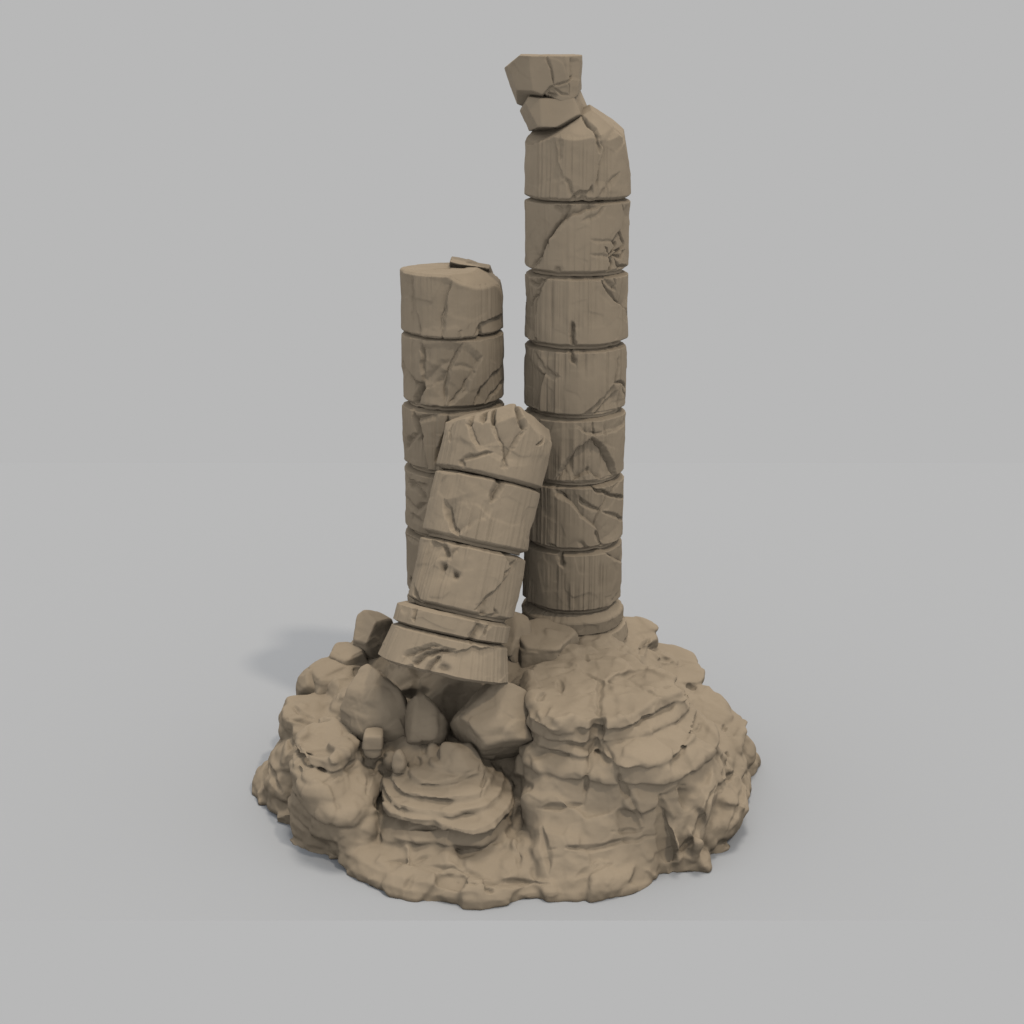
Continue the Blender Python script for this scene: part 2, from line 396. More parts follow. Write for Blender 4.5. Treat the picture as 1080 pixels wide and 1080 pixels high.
FEATURES={
 'T1':[('c',[(-0.386,9.088),(-0.378,8.999),(-0.388,8.774)],0.05,0.04),
  ('c',[(0.042,9.357),(0.156,9.246),(0.29,9.156),(0.363,8.999),(0.348,8.887)],0.05,0.07),
  ('l',[(0.343,9.089),(0.418,8.909),(0.304,8.64),(0.276,8.413)],0.03,0.25,1),
  ('c',[(0.208,8.459),(0.177,8.346),(-0.017,8.347),(-0.144,8.277)],0.05,0.06),
  ('c',[(-0.278,8.572),(-0.195,8.482),(-0.129,8.346),(-0.095,8.255)],0.05,0.04),
  ('c',[(0.826,8.602),(0.526,8.43),(0.314,8.252)],0.06,0.04),
  ('p',[(0.049,8.289)],0.12,0.06),
  ('l',[(-0.455,9.087),(-0.416,8.773),(-0.278,8.549)],0.02,0.2,-1)],
 'T2':[('c',[(-0.53,8.191),(-0.355,8.134),(-0.177,8.178)],0.06,0.06),
  ('l',[(0.451,8.183),(0.055,8.117),(-0.322,7.979),(-0.542,7.794),(-0.681,7.671),(-0.796,7.505),(-1.125,7.307)],0.065,0.2,-1),
  ('c',[(-0.627,7.769),(-0.757,7.592),(-0.86,7.436),(-1.125,7.307)],0.07,0.07),
  ('c',[(-0.177,8.178),(-0.322,7.989),(-0.509,7.837),(-0.645,7.747)],0.07,0.05),
  ('c',[(0.485,8.172),(0.264,8.053),(0.029,7.993)],0.05,0.03),
  ('l',[(0.585,7.283),(0.696,7.404),(0.614,7.505),(0.775,7.549),(0.705,7.701),(0.959,7.844),(1.027,8.188)],0.05,0.25,-1),
  ('c',[(0.959,7.844),(0.705,7.701),(0.839,7.651),(0.595,7.527)],0.04,0.1),
  ('c',[(0.959,7.844),(1.194,7.646),(1.111,7.588),(0.776,7.527),(0.615,7.494)],0.04,0.1),
  ('c',[(0.776,7.527),(1.047,7.464),(1.204,7.559)],0.035,0.08),
  ('c',[(0.615,7.494),(0.696,7.404),(0.586,7.251)],0.045,0.08),
  ('c',[(0.825,7.46),(0.933,7.345),(1.406,7.324)],0.035,0.06),
  ('c',[(0.216,7.551),(0.614,7.505)],0.035,0.025),
  ('c',[(0.211,7.762),(0.534,7.72),(0.684,7.702)],0.035,0.02),
  ('p',[(-0.405,7.334)],0.1,0.05),
  ('c',[(0.938,8.193),(1.076,7.996),(0.988,7.853)],0.02,0.03)],
 'T3':[('l',[(-0.62,7.184),(-0.79,7.011),(-0.898,6.762),(-0.958,6.448),(-1.021,6.308)],0.05,0.3,-1),
  ('c',[(-0.621,7.249),(-0.834,7.116),(-0.924,7.021),(-0.791,7.032)],0.05,0.05),
  ('c',[(-1.196,7.126),(-0.976,7.104),(-0.793,7.205)],0.05,0.06),
  ('c',[(-0.855,7.006),(-1.087,6.897),(-1.216,6.773)],0.03,0.04),
  ('l',[(0.397,7.228),(0.521,7.051),(0.761,6.883),(1.331,6.705)],0.05,0.22,1),
  ('c',[(0.497,7.245),(0.647,7.129),(0.847,7.028)],0.05,0.04),
  ('c',[(0.768,7.228),(0.818,7.117),(0.776,7.034)],0.03,0.03),
  ('c',[(0.448,7.162),(0.714,6.973),(1.102,6.774)],0.03,0.025),
  ('c',[(1.251,6.736),(1.489,6.608)],0.03,0.05),
  ('c',[(-0.092,6.634),(-0.12,6.547),(-0.117,6.416),(-0.079,6.285)],0.045,0.085),
  ('p',[(-0.941,6.317)],0.09,0.05)],
 'T4':[('c',[(-0.175,6.262),(-0.113,6.175),(-0.051,6.055)],0.05,0.09),
  ('c',[(-0.965,6.136),(-0.779,6.045),(-0.659,5.89)],0.05,0.035),
  ('c',[(-0.659,5.89),(-0.551,5.877),(-0.353,5.868)],0.06,0.035),
  ('l',[(-0.641,5.903),(-0.735,5.759),(-0.782,5.574),(-0.813,5.297)],0.045,0.22,-1),
  ('p',[(-0.605,5.928)],0.09,0.04),
  ('c',[(0.812,5.751),(0.972,5.742),(1.209,5.675),(1.38,5.58)],0.03,0.07),
  ('l',[(0.083,5.306),(0.33,5.478),(0.605,5.626),(0.79,5.731)],0.055,0.22,-1),
  ('l',[(0.334,5.297),(0.5,5.444),(0.774,5.575),(0.976,5.674)],0.04,0.2,-1),
  ('c',[(0.894,6.122),(0.93,5.961),(0.858,5.813),(0.836,5.748)],0.03,0.035),
  ('c',[(1.119,5.643),(1.452,5.406)],0.02,0.03),
  ('c',[(0.702,6.242),(0.789,6.256),(0.942,6.239)],0.03,0.05)],
 'T5':[('l',[(-0.036,5.194),(0.15,5.078),(0.374,5.033),(0.666,5.052),(1.396,5.056)],0.025,0.15,1),
  ('c',[(-0.005,5.16),(0.212,5.065),(0.549,5.042),(1.173,5.059)],0.022,0.03),
  ('c',[(0.287,5.232),(0.339,5.115),(0.375,5.022)],0.02,0.03),
  ('l',[(-0.445,4.324),(-0.302,4.544),(-0.119,4.736),(0.032,4.852),(0.326,4.998),(0.556,4.834),(0.77,4.612),(1.035,4.288)],0.065,0.35,-1),
  ('c',[(-0.445,4.324),(-0.302,4.544),(-0.119,4.736),(0.032,4.852),(0.326,4.998)],0.028,0.05),
  ('c',[(0.326,4.998),(0.556,4.834),(0.77,4.612),(1.035,4.288)],0.04,0.07),
  ('l',[(-0.081,4.356),(0.101,4.425),(0.264,4.477),(0.357,4.436),(0.534,4.35)],0.05,0.15,1),
  ('c',[(0.36,4.931),(0.3,4.706),(0.224,4.525)],0.05,0.02),
  ('p',[(0.241,4.513)],0.06,0.03)],
 'T6':[('l',[(-0.495,4.249),(-0.296,4.125),(-0.138,4.039),(0.114,3.828),(0.411,3.656),(0.525,3.464),(0.628,3.282)],0.06,0.3,1),
  ('c',[(-0.41,4.21),(-0.312,4.136),(-0.185,4.096)],0.05,0.07),
  ('c',[(0.061,4.134),(0.109,4.063),(0.302,3.972),(0.53,3.892)],0.045,0.06),
  ('c',[(0.607,3.883),(0.856,3.797),(1.489,3.591)],0.04,0.05),
  ('c',[(0.68,4.109),(0.547,3.937),(0.427,3.737),(0.394,3.657)],0.025,0.035),
  ('c',[(0.395,3.609),(0.506,3.466),(0.607,3.309)],0.055,0.07),
  ('c',[(0.262,4.291),(0.502,4.201),(0.745,4.123),(1.488,3.932)],0.04,0.09),
  ('c',[(0.816,4.112),(0.889,4.195),(1.075,4.233)],0.03,0.04),
  ('c',[(-0.592,3.395),(-0.502,3.383),(-0.382,3.36)],0.05,0.05),
  ('c',[(0.058,3.473),(0.218,3.372),(0.318,3.341)],0.05,0.03)],
 'T7':[('c',[(-0.316,3.293),(-0.281,3.152),(-0.248,3.081)],0.06,0.08),
  ('l',[(0.569,3.266),(0.786,3.159),(1.488,2.925)],0.035,0.2,1),
  ('c',[(0.76,3.2),(0.948,3.103),(1.489,2.937)],0.025,0.03),
  ('l',[(1.488,2.726),(1.227,2.568),(0.867,2.48)],0.03,0.15,1)],
 'L1':[('l',[(0.077,7.221),(-0.015,7.007),(-0.079,6.791),(-0.142,6.616),(-0.178,6.374)],0.035,0.3,-1),
  ('c',[(-0.048,6.856),(-0.127,6.616),(-0.163,6.375)],0.045,0.06),
  ('l',[(-0.765,7.236),(-0.737,6.869),(-0.685,6.589),(-0.594,6.375)],0.035,0.3,-1),
  ('c',[(1.515,6.61),(0.911,6.59),(0.641,6.548),(0.465,6.428)],0.04,0.07),
  ('c',[(0.604,6.551),(0.639,6.416),(0.602,6.353)],0.045,0.07),
  ('l',[(0.465,6.428),(0.641,6.548),(0.911,6.59),(1.576,6.602)],0.05,0.2,-1),
  ('c',[(0.2,6.505),(0.183,6.396)],0.05,0.03),
  ('c',[(-0.701,6.697),(-0.631,6.417)],0.05,0.03)],
 'L2':[('c',[(-0.609,6.286),(-0.584,6.11),(-0.611,5.862)],0.04,0.07),
  ('l',[(-0.609,6.286),(-0.584,6.11),(-0.611,5.862),(-0.636,5.725)],0.03,0.2,1),
  ('c',[(-1.357,6.02),(-1.055,5.857),(-0.832,5.727),(-0.616,5.715)],0.05,0.06),
  ('l',[(-1.357,6.02),(-1.055,5.857),(-0.832,5.727),(-0.616,5.715)],0.05,0.25,-1),
  ('c',[(-0.616,5.715),(-0.723,5.603),(-0.794,5.504),(-0.9,5.376)],0.085,0.12),
  ('c',[(-0.616,5.715),(-0.484,5.827),(-0.217,5.998),(-0.033,6.045)],0.09,0.03),
  ('l',[(-0.663,5.519),(-0.524,5.667),(-0.16,5.776),(-0.066,5.912)],0.03,0.15,1),
  ('c',[(0.227,6.307),(0.119,6.133),(-0.035,5.934),(-0.099,5.755),(-0.136,5.44)],0.035,0.06),
  ('l',[(0.227,6.307),(0.119,6.133),(-0.035,5.934),(-0.099,5.755),(-0.136,5.44)],0.035,0.25,-1),
  ('l',[(0.674,6.125),(0.528,5.981),(0.36,5.768),(0.171,5.597),(-0.075,5.441)],0.045,0.3,-1),
  ('c',[(0.392,5.811),(0.264,5.661),(0.079,5.531),(-0.075,5.441)],0.05,0.05),
  ('c',[(1.576,5.908),(0.929,5.828),(0.631,5.68),(0.453,5.447)],0.035,0.085),
  ('l',[(1.576,5.908),(0.929,5.828),(0.631,5.68),(0.453,5.447)],0.04,0.2,1),
  ('c',[(1.576,5.665),(0.927,5.556),(0.705,5.4)],0.035,0.08),
  ('c',[(-0.004,5.979),(0.207,5.998),(0.46,5.963)],0.05,0.02)],
 'L3':[('c',[(-0.871,5.301),(-0.795,5.184),(-0.724,5.065),(-0.616,4.898)],0.07,0.1),
  ('c',[(-0.795,5.184),(-0.501,5.241),(-0.239,5.308)],0.06,0.06),
  ('l',[(-0.613,4.975),(-0.536,4.726),(-0.464,4.423)],0.05,0.25,-1),
  ('c',[(-1.229,4.701),(-1.026,4.867),(-0.727,4.987)],0.06,0.05),
  ('c',[(-0.032,5.338),(-0.088,5.085),(-0.291,4.565)],0.05,0.08),
  ('c',[(-0.106,5.059),(-0.214,4.852),(-0.327,4.615)],0.04,0.05)],
 'L4':[('c',[(-1.165,4.186),(-0.759,4.178),(-0.496,4.028)],0.06,0.06),
  ('c',[(-1.34,3.936),(-0.826,3.85),(-0.537,3.997)],0.07,0.05),
  ('c',[(-1.023,3.734),(-0.634,3.694)],0.07,0.04),
  ('l',[(-1.158,4.267),(-0.488,4.29)],0.04,0.1,-1)],
 'L5':[('c',[(-1.253,3.36),(-0.792,3.374)],0.05,0.04),
  ('c',[(-1.119,2.733),(-1.079,2.659)],0.06,0.08)],
 'S1':[('c',[(-0.64,3.341),(-0.458,3.159),(-0.287,2.957)],0.034,0.052),
  ('c',[(-0.214,3.472),(-0.125,3.344),(-0.016,3.197),(0.132,3.08),(0.224,2.907)],0.034,0.05),
  ('c',[(0.51,3.344),(0.397,3.195),(0.317,3.017)],0.035,0.06),
  ('c',[(0.824,3.182),(0.985,3.241),(1.176,3.337)],0.034,0.06),
  ('c',[(-0.948,3.001),(-1.066,3.141),(-1.005,3.262)],0.05,0.06),
  ('c',[(-0.605,2.766),(-0.451,2.818),(-0.327,2.869),(-0.024,2.956)],0.045,0.06),
  ('c',[(-0.62,2.752),(-0.487,2.708)],0.05,0.06),
  ('c',[(0.224,2.907),(0.259,2.772)],0.06,0.05),
  ('l',[(-0.654,3.376),(-0.458,3.159),(-0.26,2.925)],0.035,0.2,1),
  ('l',[(-0.228,3.518),(-0.125,3.344),(-0.016,3.197),(0.132,3.08),(0.258,2.796)],0.035,0.2,1),
  ('l',[(0.544,3.409),(0.397,3.195),(0.317,3.017),(0.254,2.842)],0.035,0.18,-1),
  ('c',[(-0.434,3.539),(-0.397,3.449),(-0.326,3.316)],0.06,0.11),
  ('c',[(-0.223,3.565),(-0.182,3.477),(-0.116,3.346)],0.05,0.11),
  ('c',[(0.278,3.645),(0.339,3.515),(0.488,3.352)],0.06,0.11),
  ('c',[(-0.651,3.423),(-0.604,3.333),(-0.544,3.244)],0.06,0.09)],
 'S2':[('c',[(0.282,2.753),(0.244,2.606),(0.192,2.456),(0.148,2.332)],0.075,0.09),
  ('c',[(0.224,2.673),(0.189,2.573)],0.05,0.05),
  ('c',[(-0.725,2.21),(-0.62,2.056),(-0.452,1.913),(-0.29,1.795)],0.05,0.08),
  ('l',[(-0.725,2.21),(-0.62,2.056),(-0.452,1.913),(-0.29,1.795)],0.035,0.2,1),
  ('c',[(-1.3,2.634),(-0.776,2.596),(-0.515,2.681)],0.05,0.03),
  ('c',[(0.133,2.33),(0.094,2.136),(0.046,2.082)],0.08,0.02)],
 'S3':[('p',[(-0.461,1.372)],0.1,0.085),
  ('p',[(-0.164,1.305)],0.1,0.085),
  ('p',[(-0.329,1.298)],0.26,0.035),
  ('c',[(-0.669,1.72),(-0.503,1.601),(-0.369,1.526),(-0.249,1.685)],0.06,0.04),
  ('l',[(-0.361,1.504),(-0.44,1.633),(-0.89,1.673)],0.04,0.15,1),
  ('p',[(-0.328,1.72)],0.11,0.05),
  ('l',[(0.314,0.908),(0.524,1.124),(0.764,1.34),(0.933,1.51),(0.688,1.638),(0.597,1.72)],0.045,0.3,-1),
  ('c',[(0.286,0.893),(0.524,1.124),(0.764,1.34),(0.933,1.51)],0.03,0.05),
  ('c',[(0.755,1.362),(0.76,1.457),(0.933,1.51),(1.052,1.674)],0.04,0.05),
  ('p',[(0.743,1.715)],0.12,0.06),
  ('p',[(0.513,0.888)],0.1,0.06),
  ('c',[(0.693,0.979),(0.815,0.897),(0.59,0.827)],0.04,0.04),
  ('c',[(-1.136,1.033),(-0.929,0.887),(-0.698,0.775)],0.05,0.08)],
 'S4':[('c',[(-0.719,0.772),(-0.661,0.686),(-0.666,0.592)],0.035,0.06),
  ('c',[(0.534,0.774),(0.494,0.675),(0.439,0.575),(0.425,0.456)],0.07,0.09),
  ('c',[(0.635,0.597),(0.659,0.694),(0.775,0.775)],0.04,0.04)],
 'S5':[('c',[(0.514,0.724),(0.456,0.577),(0.432,0.434)],0.05,0.06),
  ('l',[(1.08,0.487),(0.463,0.449),(0.166,0.327),(-0.086,0.311),(-0.285,0.313),(-0.629,0.128),(-0.619,-0.058)],0.03,0.3,1),
  ('c',[(-0.629,0.128),(-0.433,0.23),(-0.225,0.335),(-0.066,0.349)],0.05,0.06),
  ('c',[(-0.461,-0.008),(-0.311,0.181),(-0.11,0.284),(0.147,0.336)],0.05,0.09),
  ('c',[(-0.17,-0.052),(-0.149,0.091),(-0.032,0.238)],0.06,0.09),
  ('p',[(0.049,0.077)],0.13,0.07),
  ('c',[(-0.591,-0.076),(-0.392,0.004)],0.06,0.07)],
}
CAP=[('c',[(-0.13,10.11),(-0.036,10.013),(0.012,9.948),(0.06,9.84),(0.115,9.731)],0.033,0.04),('c',[(0.115,9.731),(0.015,9.687),(-0.157,9.61),(-0.189,9.588),(-0.47,9.498)],0.029,0.04),('l',[(0.115,9.731),(0.015,9.687),(-0.157,9.61),(-0.47,9.498)],0.03,0.2,1),('c',[(0.115,9.726),(0.302,9.756),(0.492,9.784),(0.624,9.86)],0.026,0.035),('c',[(0.094,9.683),(0.271,9.632),(0.515,9.586)],0.023,0.035),('c',[(0.474,9.773),(0.513,9.663),(0.515,9.586)],0.019,0.025),('c',[(-0.094,9.599),(0.048,9.582),(0.223,9.588)],0.039,0.06),('l',[(0.504,10.078),(0.489,9.926),(0.492,9.795)],0.03,0.2,1)]
PLATEAU=[
 [(-2.92,1.28),(-2.49,1.35),(-1.88,1.13),(-1.34,1.1),(-1.07,1.17),(-0.81,1.3),(-0.59,1.32),(-0.43,1.11),(-0.23,1.09),(-0.18,0.94),(-0.1,0.93),(-0.03,1.09),(0.17,1.02),(0.57,0.87),(1.03,0.85),(1.3,1.01),(1.49,1.14),(1.53,1.14),(1.72,1.08),(2.22,1.05),(2.57,1.12),(2.98,1.48)],
 [(-2.02,1.21),(-1.28,1.13),(-0.93,1.2),(-0.51,1.17),(-0.22,1.1),(-0.17,0.9),(-0.06,1.05),(0.18,1.01),(0.56,1.01),(1.02,0.99),(1.47,1.14),(1.79,1.27)],
 [(-1.75,1.15),(-1.28,1.13),(-0.84,1.19),(-0.56,1.19),(-0.31,1.2),(-0.21,1.17),(-0.15,0.94),(-0.01,1.35),(0.12,1.59),(0.33,1.51),(0.58,1.43),(0.9,1.33),(1.38,1.27)],
 [(-1.57,1.21),(-1.2,1.27),(-0.95,1.35),(-0.75,1.39),(-0.53,1.36),(-0.34,1.33),(-0.18,1.38),(-0.08,1.41),(0.1,1.46),(0.37,1.56),(0.63,1.61),(1.05,1.52),(1.49,1.56)],
 [(-1.56,1.2),(-1.07,1.29),(-0.7,1.55),(-0.48,1.44),(-0.24,1.32),(-0.02,1.38),(0.25,1.37),(0.51,1.38),(0.63,1.53),(0.64,1.28),(0.81,1.65),(1.11,1.62),(1.46,1.65)],
 [(-1.05,1.2),(-0.72,1.52),(-0.51,1.81),(-0.29,1.81),(-0.11,1.68),(0.15,1.5),(0.44,1.48),(0.5,1.8),(0.6,1.39),(0.63,1.83),(0.92,1.65),(1.37,1.69),(1.75,1.93)],
 [(-0.55,2.03),(-0.43,2.26),(-0.25,2.21),(0.03,2.08),(0.29,1.87),(0.45,1.65),(0.68,1.84),(0.94,1.67),(1.19,1.8),(1.69,1.95)]]
TERRACE=[
 [(-1.93,0.24),(-0.7,0.24),(0.39,0.26),(0.97,0.38),(1.45,0.42),(2.06,0.47)],
 [(-1.56,0.57),(-1.13,0.57),(-0.66,0.58),(-0.14,0.48),(0.63,0.4),(1.03,0.52),(1.88,0.51)],
 [(-1.39,0.78),(-1.09,0.8),(-0.77,0.8),(-0.3,0.71),(0.23,0.72),(0.62,0.74),(1.2,0.61),(1.96,0.61)],
 [(-1.55,0.92),(-1.02,0.93),(-0.68,0.97),(-0.29,0.87),(0.08,0.95),(0.29,0.89),(0.59,0.91),(1.04,0.8),(1.73,0.73)],
 [(-1.37,0.94),(-1.0,1.0),(-0.79,1.05),(-0.47,1.02),(-0.16,0.92),(0.11,1.13),(0.29,1.27),(0.5,1.2),(0.84,1.04),(1.44,0.86)],
 [(-1.47,0.97),(-1.01,1.03),(-0.68,1.08),(-0.4,1.07),(-0.16,0.97),(0.11,1.08),(0.38,1.16),(0.66,1.06),(1.13,0.94),(1.6,0.93)],
 [(-1.48,1.0),(-1.07,1.1),(-0.78,1.15),(-0.47,0.95),(-0.13,0.85),(0.25,0.96),(0.62,1.04),(1.04,1.06),(1.54,1.06)],
 [(-0.98,1.2),(-0.7,1.41),(-0.38,1.59),(0.01,1.65),(0.37,1.85),(0.55,1.84),(1.0,1.25)]]
KNOB=[
 [(-2.7,0.64),(-1.49,0.72),(-1.12,0.71),(-0.73,0.74),(-0.43,0.72),(-0.15,0.77),(0.02,0.55),(0.34,0.33),(1.77,0.14),(3.06,0.4)],
 [(-1.39,0.75),(-0.81,0.79),(-0.33,0.99),(-0.13,0.84),(0.1,0.47),(1.07,0.29),(1.92,0.42)],
 [(-1.34,0.77),(-0.78,0.88),(-0.32,1.11),(-0.04,1.24),(0.16,1.21),(0.39,1.03),(0.81,0.64),(1.92,0.51)],
 [(-1.29,0.77),(-0.7,0.88),(-0.27,1.1),(0.05,1.28),(0.31,1.22),(0.62,0.82),(1.42,0.53)],
 [(-1.29,0.79),(-0.65,0.96),(-0.2,0.98),(0.08,1.24),(0.23,1.55),(0.44,1.24),(1.13,0.62)]]
OUTLINE=[
 [(-1.2,4.04),(-1.11,4.03),(-1.02,3.93),(-0.98,3.87),(-0.88,4.08),(-0.81,4.09),(-0.74,3.91),(-0.64,3.98),(-0.58,4.09),(-0.5,4.17),(-0.4,4.2),(-0.25,4.19),(-0.16,4.16),(-0.09,4.14),(-0.05,4.11),(-0.0,4.02),(0.02,3.89),(0.03,3.96),(0.13,3.99),(0.28,4.07),(0.31,4.0),(0.42,3.97),(0.47,3.82),(0.5,3.8),(0.58,4.02),(0.69,3.77),(0.79,3.82),(0.92,3.6),(1.1,3.48),(1.3,3.35),(1.47,3.45)]]
BASE_CRACKS=[
([(0.92,-1.77,1.98),(1.1,-1.99,1.94),(1.21,-2.19,1.96),(1.16,-2.7,1.95),(1.15,-2.88,1.91),(1.13,-3.11,1.89),(1.13,-3.18,1.75)],0.062,0.06),
([(1.14,-2.95,1.86),(1.14,-3.19,1.75),(1.17,-3.27,1.6)],0.106,0.09),
([(1.21,-2.19,1.96),(1.44,-2.01,1.96),(1.68,-1.79,1.91),(1.85,-1.77,1.96),(2.18,-0.34,1.38)],0.062,0.03),
([(0.64,-2.04,1.93),(0.66,-2.23,1.91),(0.66,-2.51,1.92)],0.056,0.045),
([(1.75,-2.54,2.0),(1.86,-2.63,1.99),(1.99,-2.65,1.93)],0.044,0.035),
([(2.06,-2.42,1.95),(2.17,-2.29,1.94)],0.044,0.06),
([(0.92,-1.77,1.98),(0.76,-1.84,1.96),(0.6,-1.95,1.96),(0.47,-1.97,1.93),(0.35,-2.05,1.92)],0.062,0.02),
([(1.21,-2.19,1.96),(1.38,-2.16,1.91)],0.05,0.03),
([(1.05,-1.15,2.01),(1.06,-1.53,1.97)],0.062,0.06),
([(1.15,-2.4,1.94),(1.03,-2.52,1.95),(0.91,-2.59,1.95),(0.79,-2.55,1.94),(0.67,-2.52,1.92),(0.56,-2.52,1.93),(0.44,-2.55,1.94)],0.062,0.02),
([(1.75,-2.54,2.0),(1.67,-2.15,1.92),(1.57,-1.89,1.89)],0.062,0.02),
([(0.33,-2.76,1.9),(0.38,-2.66,1.93),(0.45,-2.52,1.94)],0.062,0.06),
([(1.12,-3.21,1.64),(1.08,-3.21,1.52),(1.03,-3.33,1.47),(0.99,-3.49,1.39),(0.96,-3.61,1.29),(0.95,-3.55,1.11),(0.92,-3.63,1.01)],0.056,0.05),
([(1.17,-3.27,1.6),(1.22,-3.38,1.55),(1.27,-3.55,1.53),(1.31,-3.67,1.46),(1.35,-3.71,1.34),(1.39,-3.7,1.2),(1.43,-3.7,1.06)],0.056,0.05),
([(0.96,-3.59,1.32),(0.94,-3.59,1.07),(0.92,-3.68,0.9)],0.056,0.05),
([(1.33,-3.71,1.38),(1.39,-3.73,1.25),(1.46,-3.69,1.09),(1.51,-3.78,1.02),(1.57,-3.81,0.92),(1.64,-3.75,0.77),(1.7,-3.77,0.67)],0.062,0.06),
([(1.91,-3.66,0.99),(1.93,-3.68,0.84),(1.96,-3.72,0.7),(1.97,-3.76,0.58),(1.98,-3.79,0.46),(2.01,-3.81,0.34),(2.04,-3.82,0.23),(2.1,-3.84,0.01)],0.138,0.13),
([(1.9,-3.67,0.98),(2.01,-3.62,1.01),(2.12,-3.59,1.06),(2.25,-3.44,1.04)],0.062,0.04),
([(0.33,-3.64,0.84),(0.47,-3.67,0.86),(0.6,-3.69,0.88),(0.75,-3.7,0.91),(0.91,-3.67,0.91)],0.062,0.06),
([(1.26,-3.93,0.66),(1.46,-3.85,0.62),(1.58,-3.8,0.61),(1.7,-3.79,0.63)],0.056,0.06),
([(0.43,-4.07,0.51),(0.54,-4.1,0.53),(0.66,-4.12,0.54),(0.77,-4.12,0.54),(0.91,-4.09,0.52),(1.06,-4.06,0.49),(1.17,-4.04,0.5),(1.27,-4.0,0.51),(1.38,-3.96,0.52),(1.5,-3.9,0.52),(1.61,-3.86,0.52),(1.73,-3.81,0.52),(1.85,-3.76,0.52),(1.96,-3.76,0.55)],0.05,0.055),
([(0.8,-4.35,0.25),(0.91,-4.29,0.28),(1.01,-4.26,0.33),(1.15,-4.22,0.35),(1.29,-4.13,0.34)],0.075,0.05),
([(2.0,-3.8,0.31),(2.21,-3.71,0.28),(2.3,-3.73,0.4),(2.39,-3.68,0.5),(2.46,-3.56,0.57),(2.5,-3.57,0.72),(2.56,-3.52,0.84),(2.62,-3.38,0.88),(2.69,-3.22,0.92)],0.062,0.07),
([(2.61,-3.38,0.89),(2.76,-3.05,0.82),(2.95,-2.54,0.67),(3.08,-2.32,0.64),(3.25,-1.97,0.55)],0.062,0.07),
([(2.3,-3.02,1.51),(2.54,-2.45,1.39),(2.8,-1.24,0.98)],0.05,0.04),
([(2.75,-3.06,0.83),(2.84,-2.79,0.85),(2.96,-2.41,0.82),(2.97,-2.04,0.8)],0.062,0.05),
([(3.21,-2.36,0.45),(3.15,-2.62,0.46),(3.07,-3.03,0.56),(2.99,-3.17,0.5),(2.91,-3.28,0.42),(2.85,-3.33,0.31)],0.075,0.05),
([(1.9,-0.52,1.64),(1.98,-0.23,1.64),(2.09,0.02,1.68)],0.075,0.09),
([(2.21,-0.21,1.4),(2.36,-0.04,1.35),(2.45,0.01,1.35)],0.062,0.04),
([(2.59,-0.61,1.16),(2.74,-0.48,1.11)],0.062,0.09),
([(3.02,-1.54,0.87),(3.1,-1.28,0.86)],0.062,0.06),
([(2.99,-2.02,0.8),(3.06,-2.01,0.74)],0.062,0.06),
([(2.45,-0.12,1.27),(2.67,0.13,1.24),(2.82,0.15,1.2)],0.075,0.03),
([(-1.34,-4.45,0.07),(-1.31,-4.38,0.16),(-1.26,-4.26,0.23)],0.062,0.06),
([(-0.34,-4.54,0.26),(-0.23,-4.59,0.18)],0.062,0.07),
([(-1.13,-4.11,0.27),(-1.02,-4.14,0.27),(-0.9,-4.19,0.29),(-0.79,-4.22,0.29),(-0.61,-4.22,0.27),(-0.48,-4.27,0.24),(-0.34,-4.42,0.26),(-0.16,-4.37,0.2)],0.062,0.05),
([(-0.7,-4.33,0.16),(-0.57,-4.51,0.28),(-0.46,-4.54,0.3),(-0.34,-4.5,0.27),(-0.23,-4.39,0.21),(-0.11,-4.37,0.2),(0.01,-4.35,0.19),(0.13,-4.29,0.15),(0.24,-4.32,0.16),(0.36,-4.37,0.19),(0.47,-4.4,0.2)],0.056,0.05),
([(0.1,-3.57,0.41),(0.09,-3.84,0.41),(0.08,-3.97,0.34),(0.1,-4.13,0.27)],0.075,0.05),
([(0.38,-3.85,0.68),(0.4,-3.93,0.6),(0.42,-4.03,0.52),(0.44,-4.14,0.45),(0.46,-4.21,0.36),(0.47,-4.29,0.27)],0.075,0.06),
([(-1.57,-3.96,0.25),(-1.43,-3.97,0.25),(-1.29,-4.09,0.31),(-1.16,-3.97,0.29),(-1.03,-3.94,0.32)],0.062,0.05),
([(-0.34,-3.01,1.01),(-0.38,-3.27,0.97),(-0.42,-3.46,0.89)],0.044,0.05),
([(-1.29,-2.71,1.09),(-1.23,-2.91,1.06)],0.062,0.07),
([(-1.32,-3.67,0.55),(-1.14,-3.69,0.57),(-0.96,-3.71,0.57)],0.05,0.05),
([(-0.61,-3.19,1.0),(-0.43,-3.14,1.03),(-0.41,-2.99,1.13)],0.05,0.03),
([(-2.46,-3.37,1.06),(-2.35,-3.26,1.06),(-2.25,-3.15,1.07),(-2.17,-2.87,1.03),(-2.06,-2.77,1.08)],0.062,0.04),
([(-1.91,-3.21,0.79),(-1.91,-3.07,0.86),(-1.91,-2.9,0.91),(-1.85,-2.7,0.9),(-1.77,-2.63,0.96),(-1.68,-2.8,1.15)],0.062,0.05),
([(-3.16,-1.75,1.02),(-3.1,-2.01,0.9),(-2.81,-2.71,1.23)],0.062,0.05),
([(-3.42,-1.93,0.56),(-3.36,-2.14,0.53),(-3.3,-2.29,0.48),(-3.19,-2.41,0.38)],0.075,0.06),
([(-3.18,-1.69,1.15),(-3.03,-1.76,1.16),(-2.88,-1.77,1.14),(-2.68,-2.1,1.31),(-2.53,-2.13,1.34)],0.062,0.06),
([(-3.18,-1.37,1.22),(-3.02,-1.58,1.21),(-2.81,-1.68,1.15)],0.062,0.05)]


